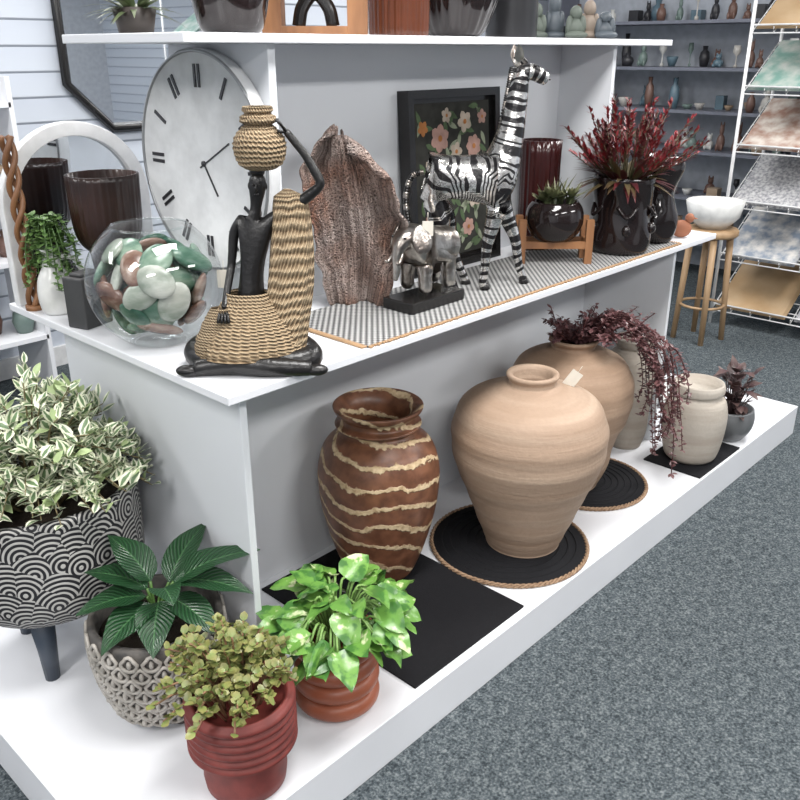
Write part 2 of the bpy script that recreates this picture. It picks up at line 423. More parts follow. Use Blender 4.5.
# tiered red pot
redc=M('red_clay',(.19,.034,.027),.6,col2=(.13,.022,.018),scale=30)
e=E('ribbed_red_pot_with_succulent',(.745,1.13,ZP))
pr=[(0,0),(.074,0),(.081,.006),(.084,.03),(.080,.075),(.084,.09),(.096,.10)]
for i in range(6):
    z=.104+i*.0185; pr+=[(.104,z),(.109,z+.005),(.109,z+.011),(.104,z+.016),(.099,z+.0175)]
pr+=[(.098,.218),(.09,.216),(.088,.19),(0,.19)]
b=MB(); b.lathe(pr,0,72); b.build('pot',[redc],e)
b=MB()
for i in range(90):
    a=R.random()*2*pi; r=R.random()**.5; tip=Vector((.15*r*math.cos(a),.15*r*math.sin(a),.235+.11*(1-r*r*.7)*R.uniform(.3,1.2)))
    tip+=Vector((-.018,.014,0))
    st=Vector((tip.x*.35,tip.y*.35,.19)); pts=cat([st,(st+tip)/2+Vector((0,0,.04)),tip],5)
    b.tube(pts,.0022,1,5)
    for k in range(13):
        p=pts[int((.4+.6*k/12)*(len(pts)-1))]; d=rdir(R.random()*2*pi,R.uniform(-.2,1.1)); L=R.uniform(.013,.022)
        b.leaf(p,d,Vector((0,0,1))+rdir(R.random()*6,0)*.4,L,L*.8,.1,.15,'round',4,0)
b.build('foliage',[leafm('succulent_leaf','mix',(.08,.15,.035),(.22,.28,.08),(.28,.17,.07)),M('succ_stem',(.22,.12,.06),.6)],e)

# copper ring pot
e=E('ringed_terracotta_pot_with_pothos',(1.03,1.165,ZP))
pr=[(0,0),(.075,0)]
for i in range(4):
    z0=.0+i*.047
    for k in range(9):
        th=-pi/2+pi*k/8; pr.append((.078+.0195*math.cos(th),z0+.0245+.0225*math.sin(th)))
pr+=[(.074,.193),(.068,.192),(.066,.17),(0,.17)]
b=MB(); b.lathe(pr,0,64); b.build('pot',[M('copper_clay',(.33,.10,.05),.4,col2=(.26,.075,.038),scale=8)],e)
b=MB()
for i in range(76):
    a=R.random()*2*pi; r=R.random()**.5; 
    p1=Vector((.145*r*math.cos(a)+.014,.145*r*math.sin(a)-.012,.21+.085*(1-r)+R.uniform(-.02,.03)))
    p0=Vector((p1.x*.3,p1.y*.3,.175)); b.tube(cat([p0,(p0+p1)/2+Vector((0,0,.05)),p1],4),.003,1,5)
    d=rdir(a+R.uniform(-.8,.8),R.uniform(-.5,.4)); L=R.uniform(.055,.085)
    b.leaf(p1,d,Vector((0,0,1))+rdir(R.random()*6,0)*.5,L,L*.80,R.uniform(.1,.5),.25,'heart',7,0,.05)
b.build('foliage',[leafm('pothos_leaf','patch',(.05,.15,.03),(.15,.32,.06),(.66,.70,.42),.3),M('pothos_stem',(.18,.32,.08),.5)],e)

boxo('black_square_mat',1.17,1.60,1.05,1.62,ZP,ZP+.006,blackm)

# brown swirl vase
e=E('brown_swirl_vase',(1.465,1.455,ZP+.006))
pr=smoothprof([(.085,0),(.100,.02),(.130,.10),(.155,.20),(.165,.28),(.163,.34),(.145,.395),(.108,.43)],6)
pr=[(0,0)]+pr+smoothprof([(.108,.43),(.099,.443),(.112,.452),(.115,.458),(.100,.465),(.100,.480),(.114,.492),(.120,.503),(.117,.508),(.104,.503),(.086,.48),(.083,.44),(.1,.40),(.13,.3),(.1,.05)],4)+[(0,.04)]
b=MB(); b.lathe(pr,0,80); b.build('vase',[swirl()],e)

T1=terra('sandy_terracotta',(.41,.290,.208),(.52,.39,.29),(.33,.22,.148))
T2=terra('sandy_terracotta_darker',(.37,.25,.17),(.46,.335,.24),(.28,.185,.12))
def urn(name,loc,mat,rm,rb,rn,h):
    e=E(name,loc); pr=smoothprof([(rb,0),(rb*1.02,.02*h),(rb*1.25,.14*h),(rm*.78,.32*h),(rm*.95,.50*h),(rm,.63*h),(rm*.975,.74*h),(rm*.82,.85*h),(rn*1.5,.915*h),(rn*1.02,.94*h)],6)
    pr=[(0,0)]+pr+smoothprof([(rn*1.02,.94*h),(rn*1.0,.96*h),(rn*1.12,.98*h),(rn*1.13,.993*h),(rn*1.05,h),(rn*.88,.99*h),(rn*.8,.95*h),(rn*.85,.9*h),(rm*.7,.8*h),(rm*.8,.5*h)],4)+[(0,.1*h)]
    b=MB(); b.lathe(pr,0,80,mod=lambda a,r,z:r*(1+.006*math.sin(z*90+math.sin(a)*.6))); b.build('vase',[mat],e); return e
bigv=urn('large_terracotta_vase',(1.865,1.245,ZP+.012),T1,.222,.110,.065,.535)
urn('terracotta_vase',(2.275,1.37,ZP+.012),T2,.204,.115,.07,.51)
def rmat(name,loc,r):
    e=E(name,loc); b=MB(); b.lathe([(0,.0),(r-.008,.0),(r-.008,.010),(0,.010)],0,64)
    for k in range(1,9): 
        rr=(r-.012)*k/9; b.tube([(rr*math.cos(2*pi*q/48),rr*math.sin(2*pi*q/48),.0095) for q in range(48)],.003,0,5,True)
    for s_ in range(3):
        b.tube([((r-.006+.004*math.cos(q*.9+s_*2.09))*math.cos(2*pi*q/200),(r-.006+.004*math.cos(q*.9+s_*2.09))*math.sin(2*pi*q/200),.007+.004*math.sin(q*.9+s_*2.09)) for q in range(200)],.0035,1,5,True)
    b.build('mat',[blackm,M(name+'_rim',(.36,.24,.15),.8,col2=(.2,.12,.07),scale=120)],e)
rmat('round_woven_mat',(1.83,1.27,ZP),.238)
rmat('round_woven_mat',(2.33,1.31,ZP),.205)
boxo('black_square_mat',2.62,2.95,1.035,1.25,ZP,ZP+.006,blackm)

cr=terra('cream_stoneware',(.46,.41,.35),(.56,.52,.46),(.36,.30,.25),14)
cr2=terra('dull_stoneware',(.36,.32,.27),(.44,.39,.34),(.27,.22,.18),14)
def jar(name,loc,pts,mat):
    e=E(name,loc); pr=[(0,0)]+smoothprof(pts,5); r,z=pr[-1]; pr+=[(r-.008,z),(r-.012,z-.03),(0,z-.05)]
    b=MB(); b.lathe(pr,0,56); b.build('pot',[mat],e); return e
jar('cream_stoneware_pot',(2.752,1.14,ZP+.006),[(.075,0),(.092,.02),(.106,.09),(.110,.17),(.099,.225),(.083,.24),(.081,.25),(.089,.258),(.090,.275),(.085,.29)],cr)
jar('cream_stoneware_pot',(2.700,1.375,ZP),[(.06,0),(.075,.06),(.078,.15),(.086,.24),(.088,.31),(.082,.355),(.068,.375),(.062,.385),(.068,.395),(.072,.42)],cr2)
e=jar('grey_bowl_with_dark_plant',(3.02,1.115,ZP),[(.045,0),(.060,.01),(.082,.05),(.088,.09),(.082,.125)],M('grey_glaze',(.15,.155,.16),.35))
b=MB()
for i in range(80):
    a=R.random()*6.28; d=rdir(a,R.uniform(-.1,1.4)); p=Vector((.07*R.random()*math.cos(a),.07*R.random()*math.sin(a),.10+R.random()*.18))
    b.tube([(0,0,.06),p],.002,0,5); b.leaf(p,d,(0,0,1),R.uniform(.04,.07),.032,.3,.2,'oval',5,0)
b.build('foliage',[leafm('burgundy_dark','mix',(.03,.016,.02),(.09,.045,.05),(.15,.10,.08))],e)
e=E('white_platter',(3.24,1.42,ZP)); b=MB(); b.lathe([(0,0),(.06,0),(.12,.02),(.14,.035),(.135,.038),(.11,.025),(.05,.01),(0,.01)],0,40); b.build('plate',[cera],e)

# trailing burgundy plant out of back vase mouth
e=E('trailing_burgundy_plant',(2.275,1.37,ZP+.50))
b=MB(); rr_=Vector((.6845,-.729,0)); ff=Vector((.729,.6845,0))
for i in range(90):
    tr=i<28
    if tr:
        s1=.07+R.random()*.06; o=ff*R.uniform(-.14,.0)
        ex=.18+R.random()*.11; dn=R.uniform(.06,.40)
        pts=cat([ff*R.uniform(-.02,.02)+Vector((0,0,-.01)),rr_*s1+o*.4+Vector((0,0,.08+R.random()*.04)),rr_*ex+o+Vector((0,0,.02)),rr_*(ex+.03+R.random()*.03)+o*1.3+Vector((0,0,-dn*.6)),rr_*(ex+.02+R.random()*.05)+o*1.5+Vector((0,0,-dn))],7)
    else:
        x=R.uniform(-.10,.22); y=R.uniform(-.14,.08)
        pts=cat([Vector((0,0,0)),rr_*x*.6+ff*y*.6+Vector((0,0,.05)),rr_*x+ff*y+Vector((0,0,.03+R.random()*.11))],7)
    b.tube(pts,.0016,1,4)
    for p in pts[3:]:
        for q in range(3):
            L=R.uniform(.012,.021); b.leaf(p,rdir(R.random()*6.28,R.uniform(-.6,.8)),(0,0,1),L,L*.6,.1,.1,'round',3,0)
b.build('foliage',[leafm('burgundy_leaf','mix',(.06,.020,.028),(.15,.06,.065),(.20,.12,.11)),M('burgundy_stem',(.10,.03,.03),.6)],e)

# ---------------- middle shelf ----------------
e=E('woven_table_runner',(1.96,1.395,ZM)); b=MB()
b.box(-.73,.73,-.145,.15,0,.004)
for k in range(180):
    x=-.728+1.456*k/179; b.tube([(x,-.145,.003),(x+.002,-.150-R.random()*.004,.003)],.0035,1,4)
for k in range(36):
    y=-.14+.285*k/35
    for s_ in(-1,1): b.tube([(s_*.73,y,.003),(s_*(.745),y+.003,.002)],.003,1,4)
b.build('runner',[runnerm(),M('jute_edge',(.42,.27,.15),.9)],e)
ZR=ZM+.004

# glass bowl
e=E('glass_bowl_of_decorative_stones',(.955,1.63,ZM)); bowlE=e
b=MB(); rb=.146
pr=[(0,.003),(.055,.0)]
th0=-1.18
for k in range(26):
    th=th0+(.98-th0)*k/25; pr.append((rb*math.cos(th),.134+rb*math.sin(th)))
b.lathe(pr,0,64)
rr=pr[-1][0]; b.tube([(rr*math.cos(2*pi*q/64),rr*math.sin(2*pi*q/64),pr[-1][1]) for q in range(64)],.0025,0,8,True)
b.build('bowl',[glassm('clear_glass',(.95,.97,.97))],e)
b=MB(); placed=[]
for i in range(200):
    for tr_ in range(80):
        p=Vector((R.uniform(-.12,.12),R.uniform(-.12,.12),R.uniform(.028,.205)))
        if (p-Vector((0,0,.134))).length<.108 and all((p-q).length>.044 for q in placed): break
    else: continue
    placed.append(p)
    o_=(p-Vector((0,0,.134))); 
    zax=(o_+rdir(R.random()*6.28,R.uniform(-1,1))*.03).normalized(); q_=zax.to_track_quat('Z','Y').to_matrix().to_4x4()
    Mx=q_@Matrix.Rotation(R.random()*6.28,4,'Z')
    b.ell(p,(R.uniform(.042,.054),R.uniform(.027,.034),.012),R.choice([0,0,0,1,1,2]),20,10,Mx,rn=R.random())
b.build('stones',[stonem('green_stone',(.02,.08,.05),(.09,.17,.12),(.28,.36,.28)),stonem('brown_stone',(.07,.032,.022),(.17,.09,.065),(.36,.27,.22)),stonem('cream_stone',(.20,.24,.19),(.36,.38,.33),(.55,.55,.5))],e)

# seated woman sculpture
e=E('seated_woman_sculpture',(1.005,1.364,ZM),RT)
bl=M('ebony_black',(.010,.009,.009),.32,bmp=.3,scale=40)
sh=lambda p:(p[0]+.065*max(0,p[2]-.05),p[1],p[2])
V=[(0,0,.09),(.0,.0,.15),(.002,.0,.20),(.006,0,.255),(.010,0,.295),(.010,-.002,.318),(.012,-.004,.340),(.013,-.004,.362),(.013,-.002,.385),
   (-.022,0,.292),(-.034,0,.265),(-.038,-.004,.205),(-.044,-.03,.150),(-.044,-.055,.128),
   (.042,0,.298),(.062,0,.305),(.105,-.005,.335),(.138,-.01,.362),(.105,-.008,.415),(.064,-.006,.462)]
V=[sh(p) for p in V]
Ed=[(0,1),(1,2),(2,3),(3,4),(4,5),(5,6),(6,7),(7,8),(3,9),(9,10),(10,11),(11,12),(12,13),(3,14),(14,15),(15,16),(16,17),(17,18),(18,19)]
Ra=[(.05,.04),(.036,.028),(.028,.023),(.035,.026),(.015,.013),(.0105,.0105),(.013,.015),(.016,.020),(.012,.014),(.015,.014),(.011,.011),(.009,.009),(.008,.008),(.007,.007),(.015,.014),(.012,.012),(.012,.012),(.0105,.0105),(.0085,.0085),(.0075,.0075)]
skin('body',V,Ed,Ra,bl,e,2)
b=MB()
b.tube(cat([(.03,.03,.05),(.09,.0,.035),(.122,-.03,.024),(.10,-.06,.022),(.0,-.075,.022),(-.06,-.08,.02),(-.10,-.085,.016)],6),lambda t:.034-.018*t,0,12)
b.tube(cat([(-.03,.03,.05),(-.08,.0,.04),(-.108,-.02,.028),(-.08,-.055,.025),(.02,-.085,.022),(.09,-.085,.018),(.13,-.08,.014)],6),lambda t:.034-.019*t,0,12)
b.ell((-.112,-.088,.012),(.026,.014,.012),0); b.ell((.138,-.082,.012),(.026,.014,.012),0)
b.ell((0.005,-.02,.014),(.128,.075,.018),0,32,8)
hx=.065*.305
b.ell((.013+hx,-.022,.356),(.003,.006,.007),0,8,6); b.ell((.013+hx,-.0195,.345),(.005,.003,.0025),0,8,6)
b.ell((.013+hx,.004,.385),(.015,.016,.012),0,14,8)
for s_ in(-1,1): b.ell((.013+hx+s_*.016,-.001,.358),(.003,.005,.007),0,8,6); b.ell((.013+hx+s_*.006,-.019,.362),(.003,.002,.002),0,6,5)
for k in range(4): b.tube([sh((.066,-.006+.004*(k-1.5),.460)),sh((.057-.002*k,-.008+.006*(k-1.5),.474)),sh((.049,-.010+.007*(k-1.5),.481))],.0026,0,6)
b.tube([sh((.064,-.014,.458)),sh((.053,-.022,.461))],.003,0,6)
for k in range(4): b.tube([(-.040+.004*(k-1.5),-.055,.128),(-.038+.006*(k-1.5),-.072,.118),(-.037+.007*(k-1.5),-.08,.108)],.003,0,6)
b.build('legs_and_face',[bl],e)
b=MB(); st=straw()
rib=lambda a,r,z:r*(1+.03*math.sin(z*700))
pr=smoothprof([(.112,.034),(.108,.05),(.092,.085),(.070,.115),(.050,.140),(.042,.156)],8)
b.lathe(pr,0,56,(0.004,-.025,0),mod=lambda a,r,z:(r*(1+.02*math.sin(z*620)))*(1.0+.12*math.cos(3*a)*max(0,(.1-z)*8)),sx=1.0,sy=.72)
b.lathe(smoothprof([(.062,.03),(.058,.06),(.04,.1),(.022,.13)],6),0,32,(-.045,-.05,0),mod=rib,sy=.6)
pr=smoothprof([(.0,.388),(.024,.389),(.042,.400),(.050,.425),(.047,.448),(.034,.464),(.027,.470),(.034,.476),(.034,.484),(.026,.490),(.029,.497),(.027,.503),(.015,.503)],6)
b.lathe(pr,0,44,(.016+.065*.39,0,0),mod=lambda a,r,z:r*(1+.03*math.sin(z*650)))
path=cat([(.088,.002,.352),(.094,-.004,.325),(.094,-.012,.25),(.088,-.02,.17),(.078,-.03,.10),(.072,-.04,.040)],8)
bb=len(b.v); seg=28
for i,p in enumerate(path):
    t=i/(len(path)-1); cp=min(1,.12+t*7)**.6; wx=(.024+.010*math.sin(t*3.1)+.018*t)*cp; wy=(.013+.012*t)*cp
    for j in range(seg):
        a=2*pi*j/seg; q=1+.09*math.sin(a*7+t*2)*min(1,t*3); b.vert(p+Vector((wx*q*math.cos(a),wy*q*math.sin(a),.006*math.cos(a)*t)))
for i in range(len(path)-1):
    for j in range(seg):
        k=(j+1)%seg; n_=len(path)
        b.face([bb+i*seg+j,bb+(i+1)*seg+j,bb+(i+1)*seg+k,bb+i*seg+k],[(j/seg,i/n_),(j/seg,(i+1)/n_),((j+1)/seg,(i+1)/n_),((j+1)/seg,i/n_)],0)
b.face([bb+j for j in range(seg)],[(.5,.5)]*seg,0)
b.build('straw_clothing_and_pot',[st],e)

# clock
e=E('wall_clock',(1.165,1.69,1.26))
e.matrix_world=Matrix.Translation((1.165,1.675,1.262))@Matrix(((0,0,-1,0),(-1,0,0,0),(0,1,0,0),(0,0,0,1)))
b=MB(); b.lathe([(0,.001),(.235,.001),(.241,.006),(.243,.03),(.240,.035),(.234,.035),(.231,.026),(0,.026)],0,96)
b.tube([(.237*math.cos(2*pi*q/96),.237*math.sin(2*pi*q/96),.034) for q in range(96)],.004,1,6,True)
b.build('clock_body',[M('clock_white',(.76,.77,.78),.45),M('clock_rim',(.38,.39,.40),.3,.6)],e)
b=MB()
def bar(x0,y0,x1,y1,w):
    d=Vector((x1-x0,y1-y0,0)); L=d.length; d.normalize(); m=Matrix.Translation(((x0+x1)/2,(y0+y1)/2,.0275))@Matrix.Rotation(math.atan2(d.y,d.x),4,'Z')
    b.box(-L/2,L/2,-w/2,w/2,-.001,.0015,0,m)
for h in range(12):
    an=pi/2-h*2*pi/12; rad_=Vector((math.cos(an),math.sin(an))); tan=Vector((math.sin(an),-math.cos(an)))
    for x_ in ((-.0075,.0075) if h in (0,3,6,9,7,8,11) else (0,)):
        p=rad_*.162+tan*x_; q=rad_*.210+tan*x_; bar(p.x,p.y,q.x,q.y,.0075)
bar(0,0,.045,-.068,.0032); bar(-.015,-.01,.10,.05,.0026); b.lathe([(.0,.031),(.006,.031),(.006,.026)],0,16)
b.build('numerals_and_hands',[M('clock_black',(.03,.03,.035),.4)],e)

# arched mirror
e=E('arched_mirror',(1.055,2.135,ZM)); b=MB(); zt=.235
def arch(r,w): 
    pts=[(w,0)]
    pts+=[(r*math.cos(pi*k/24),zt+r*math.sin(pi*k/24)) for k in range(25)]; pts.append((-w,0)); return pts
o1=arch(.2,.2); o2=arch(.165,.165); o2[0]=(.165,.03); o2[-1]=(-.165,.03)
n_=len(o1); bb=len(b.v)
for y in(-.018,.012):
    for q in o1: b.vert((q[0],y,q[1]))
    for q in o2: b.vert((q[0],y,q[1]))
def vi(l,s_,i): return bb+l*2*n_+s_*n_+(i%n_)
uvq=[(0,0),(1,0),(1,1),(0,1)]
for i in range(n_):
    b.face([vi(0,0,i),vi(0,0,i+1),vi(0,1,i+1),vi(0,1,i)],uvq,0,False); b.face([vi(1,0,i),vi(1,1,i),vi(1,1,i+1),vi(1,0,i+1)],uvq,0,False)
    b.face([vi(0,0,i),vi(1,0,i),vi(1,0,i+1),vi(0,0,i+1)],uvq,0,False); b.face([vi(0,1,i),vi(0,1,i+1),vi(1,1,i+1),vi(1,1,i)],uvq,0,False)
b.build('frame',[whitep],e,bevel=.003)
b=MB(); k0=[b.vert((q[0],0,q[1])) for q in o2]; b.face(k0,[(0,0)]*len(k0),0,False); b.build('glass',[mirrorm()],e)

e=E('ribbed_brown_goblet',(1.035,1.955,ZM)); b=MB()
pr=[(0,0),(.07,0),(.075,.02),(.055,.06),(.045,.10),(.05,.14)]+smoothprof([(.05,.14),(.070,.165),(.080,.20),(.083,.26),(.085,.325)],5)+[(.080,.325),(.075,.2),(0,.16)]
b.lathe(pr,0,96,mod=lambda a,r,z:r*(1+.02*math.sin(a*32))); b.build('goblet',[brownglaze],e)
e=E('grey_block_bookend',(.905,1.85,ZM),.3); b=MB(); b.box(-.042,.042,-.03,.03,0,.12); b.box(-.03,.03,-.02,.02,.12,.128); b.build('block',[M('dark_slate',(.05,.05,.052),.6)],e,bevel=.006)
e=E('white_jug_with_trailing_plant',(.90,2.00,ZM)); b=MB()
pr=[(0,0)]+smoothprof([(.030,0),(.038,.01),(.043,.045),(.038,.085),(.024,.115),(.019,.14),(.025,.16)],5)+[(.021,.16),(.015,.13),(0,.1)]
b.lathe(pr,0,40); b.tube(cat([(.018,-.012,.14),(.045,-.028,.13),(.056,-.034,.09),(.037,-.02,.05)],5),.006,0,8); b.build('jug',[cera],e)
b=MB()
for i in range(24):
    a=R.random()*6.28; r=R.uniform(.02,.06); dn=R.uniform(-.06,.08)
    pts=cat([(0,0,.15),(r*.5*math.cos(a),r*.5*math.sin(a),.20+R.random()*.04),(r*math.cos(a),r*math.sin(a),.18-dn*.3),(r*1.1*math.cos(a),r*1.1*math.sin(a),.14-dn)],5)
    b.tube(pts,.0015,0,4)
    for p in pts[3:]:
        for q in range(3): b.leaf(p,rdir(R.random()*6,R.uniform(-.5,.7)),(0,0,1),.017,.012,.1,.1,'round',3,0)
b.build('foliage',[leafm('small_green','mix',(.05,.12,.03),(.13,.24,.07),(.2,.3,.1))],e)
e=E('wooden_spiral_ornament',(.872,2.07,ZM)); b=MB()
for s_ in range(3): b.tube([(.012*math.cos(k*.35+s_*2.1),.012*math.sin(k*.35+s_*2.1),.01+.009*k) for k in range(46)],.007,0,8)
b.lathe([(0,0),(.022,0),(.022,.012),(0,.012)],0,20); b.build('ornament',[wood],e)

# coral shell sculpture
e=E('coral_fan_sculpture',(1.46,1.525,ZR),RT); b=MB(); NU,NV=60,70; bb=len(b.v)
def outl(t):
    w=.064+.040*math.sin(t*pi*.95)+.016*t
    return w if t<.72 else w*math.sqrt(max(0.02,1-((t-.72)/.285)**2))
for i in range(NV+1):
    t=i/NV; w_=outl(t)*(1+.05*math.sin(t*26)+.035*math.sin(t*47+1))
    cx=.004+.010*math.sin(t*pi)-.03*t*t
    for j in range(NU+1):
        s_=2*j/NU-1; x=cx+w_*s_; zz=.405*t+.014*math.sin(s_*9+1)*(t**4)-.02*s_*t+.006*math.sin(s_*31)*(t**3)
        y=-.055*(s_**2)*(.6+.4*t)+.014*math.sin(s_*6+t*7)+.008*math.sin(t*12+s_*3)+.004*math.sin(s_*22+t*3)
        if s_<-.6: y-=.03*(-.6-s_)/.4*math.sin(t*9)*.6
        b.vert((x,y-.01,max(0,zz)))
for i in range(NV):
    for j in range(NU):
        a=bb+i*(NU+1)+j; b.face([a,a+1,a+NU+2,a+NU+1],[(j/NU,i/NV),((j+1)/NU,i/NV),((j+1)/NU,(i+1)/NV),(j/NU,(i+1)/NV)],0)
b.build('fan',[coralm()],e,solid=.006)

# elephant
e=E('elephant_figurine',(1.565,1.385,ZR),0); eleE=e
b=MB(); b.box(-.10,.10,-.05,.05,0,.028); b.build('base',[black],e,bevel=.003)
V=[(.025,0,.12),(-.025,0,.125),(-.062,0,.150),(-.088,-.002,.150),(-.106,-.004,.118),(-.108,-.006,.080),(-.114,-.006,.052),
   (.066,0,.115),(.086,0,.10),(.098,.0,.065),
   (-.03,-.028,.085),(-.034,-.032,.04),(-.034,-.034,.008),(-.03,.028,.085),(-.030,.032,.04),(-.026,.034,.008),
   (.06,-.026,.08),(.056,-.03,.04),(.058,-.032,.008),(.064,.026,.08),(.068,.03,.04),(.07,.032,.008)]
Ed=[(0,1),(1,2),(2,3),(3,4),(4,5),(5,6),(0,7),(7,8),(8,9),(1,10),(10,11),(11,12),(1,13),(13,14),(14,15),(7,16),(16,17),(17,18),(7,19),(19,20),(20,21)]
Ra=[(.055,.05),(.05,.048),(.036,.034),(.028,.027),(.014,.014),(.010,.010),(.007,.007),(.046,.044),(.012,.012),(.004,.004),.022,.018,.020,.022,.018,.020,.024,.018,.020,.024,.018,.020]
skin('elephant_body',V,Ed,Ra,chrome,e,2,loc=(0,0,.028)); 
b=MB()
for s_ in(-1,1):
    Mx=Matrix.Rotation(s_*.6,4,'Z')@Matrix.Rotation(s_*.35,4,'X'); b.ell((-.060,s_*.044,.178),(.026,.007,.036),0,16,10,Mx)
    b.tube(cat([(-.095,s_*.014,.145),(-.112,s_*.018,.125),(-.124,s_*.018,.128)],4),[.005]*5+[.0045,.004,.003,.001],0,6)
    b.ell((-.094,s_*.020,.182),(.004,.003,.004),1,8,6)
b.build('ears_and_tusks',[chrome,black],e)

# zebra
e=E('zebra_figurine',(1.80,1.38,ZR),RT+.06)
V=[(-.060,0,.288),(-.115,0,.292),(-.155,0,.284),(-.005,0,.286),(.030,0,.298),(.046,0,.345),(.056,0,.40),(.064,0,.455),(.070,0,.505),(.076,0,.548),(.106,0,.546),(.134,0,.530),(.144,0,.523),
   (.026,-.028,.24),(.016,-.030,.180),(.000,-.03,.120),(-.002,-.03,.05),(-.008,-.03,.018),(-.004,-.03,.006),
   (.036,.028,.24),(.062,.030,.180),(.088,.03,.125),(.100,.03,.055),(.112,.03,.018),(.118,.03,.006),
   (-.142,-.028,.238),(-.122,-.034,.186),(-.126,-.032,.118),(-.104,-.032,.055),(-.088,-.032,.018),(-.082,-.032,.006),
   (-.136,.028,.238),(-.102,.034,.186),(-.090,.032,.118),(-.066,.032,.055),(-.048,.032,.018),(-.042,.032,.006)]
Ed=[(0,1),(1,2),(0,3),(3,4),(4,5),(5,6),(6,7),(7,8),(8,9),(9,10),(10,11),(11,12),
 (4,13),(13,14),(14,15),(15,16),(16,17),(17,18),(4,19),(19,20),(20,21),(21,22),(22,23),(23,24),
 (1,25),(25,26),(26,27),(27,28),(28,29),(29,30),(1,31),(31,32),(32,33),(33,34),(34,35),(35,36)]
fl=[.033,.023,.0160,.0120,.0115,.014]; hl=[.040,.031,.0170,.0130,.0115,.014]
Ra=[(.082,.064),(.082,.064),(.062,.056),(.080,.062),(.070,.054),(.056,.044),(.046,.037),(.039,.032),(.033,.028),(.034,.030),(.027,.023),(.020,.019),(.015,.015)]+fl+fl+hl+hl
skin('zebra_body',V,Ed,Ra,zebram(),e,2,True)
b=MB()
for s_ in(-1,1):
    b.leaf((.066,s_*.014,.566),(-.15,s_*.35,1),(0,s_,0),.046,.024,0,.4,'oval',5,0); b.ell((.104,s_*.022,.560),(.005,.003,.0045),1,8,6)
    b.ell((.146,s_*.007,.527),(.003,.002,.002),1,6,5)
np_=cat([(.042,0,.340),(.056,0,.39),(.066,0,.455),(.072,0,.505),(.077,0,.552),(.086,0,.568)],9); N_=len(np_)
for k,p in enumerate(np_):
    t=k/(N_-1); h=.050-.012*t; tg=Vector((-1,0,.2)) if t<.8 else Vector((-.8,0,.6)); tg.normalize()
    c_=p+tg*(h*.5-.008); ang=math.atan2(tg.z,tg.x)
    b.ell(c_,(h*.5,.0050,.0060),(k//3)%2,10,8,Matrix.Rotation(-ang,4,'Y'))
for q in((-.0,-.03),(.117,.03),(-.083,-.032),(-.043,.032)): b.tube([(q[0],q[1],-.0),(q[0]-.003,q[1],.016)],[.0145,.010],1,12)
tp=cat([(-.165,0,.305),(-.195,0,.295),(-.210,0,.255),(-.210,0,.21),(-.202,0,.165),(-.196,0,.125)],6)
for k in range(len(tp)-1): b.tube([tp[k],tp[k+1]],[.0075 if k<22 else .010,.0075 if k<22 else .010],(k//2)%2 if k<20 else 1,8)
b.tube([tp[-1],tp[-1]+Vector((.003,0,-.02))],[.009,.001],1,8)
b.build('mane_ears_hooves_tail',[chrome,black],e)

# framed floral picture
e=E('framed_floral_picture',(1.945,1.60,ZM)); e.rotation_euler=(math.radians(-3.5),0,0)
b=MB(); w_=.20; h_=.50
b.box(-w_,w_,.0,.02,0,h_,0); b.box(-w_,-w_+.022,-.02,0,0,h_,0); b.box(w_-.022,w_,-.02,0,0,h_,0); b.box(-w_+.022,w_-.022,-.02,0,0,.022,0); b.box(-w_+.022,w_-.022,-.02,0,h_-.022,h_,0)
b.build('frame',[black],e)
b=MB(); b.box(-w_+.035,w_-.035,-.004,-.001,.035,h_-.035,0)
RR=random.Random(3)
def fl2(cx,cz,r,mi,np):
    a0=RR.random()*6
    for k in range(np):
        a=a0+2*pi*k/np; d=Vector((math.cos(a),0,math.sin(a))); b.leaf(Vector((cx,-.0055-.0002*k,cz)),d,(0,-1,0),r,r*.75,0,0,'round',6,mi)
    b.lathe([(0,0),(r*.22,0)],3,12,(cx,-.0075,cz),M=Matrix.Rotation(pi/2,4,'X'))
for cx,cz,r,mi,np in ((-.06,.37,.040,1,6),(.05,.41,.032,2,5),(.09,.34,.034,1,7),(-.10,.29,.030,2,5),(.0,.25,.036,1,6),(-.10,.16,.034,1,6),(.09,.20,.036,2,6),(.01,.33,.028,2,5),(.12,.27,.022,1,5),(-.03,.43,.022,2,5),(-.13,.40,.022,3,5),(.13,.42,.022,1,5),(-.04,.10,.03,2,6),(.06,.11,.028,1,6)): fl2(cx,cz,r,mi,np)
for k in range(110):
    cx,cz=RR.uniform(-.15,.15),RR.uniform(.05,.46); a=RR.random()*6.28
    if abs(cx+.05*math.cos(a))<.16 and .04<cz+.05*math.sin(a)<.46: b.leaf(Vector((cx,-.0048,cz)),Vector((math.cos(a),0,math.sin(a))),(0,-1,0),.045,.016,0,0,'oval',5,4 if k%3 else 5)
b.build('print',[flat('print_dark',(.04,.04,.036)),flat('petal_pink',(.40,.25,.21)),flat('petal_cream',(.45,.38,.31)),flat('petal_orange',(.38,.16,.06)),flat('print_leaf',(.09,.13,.07)),flat('print_leaf_light',(.25,.28,.20))],e)

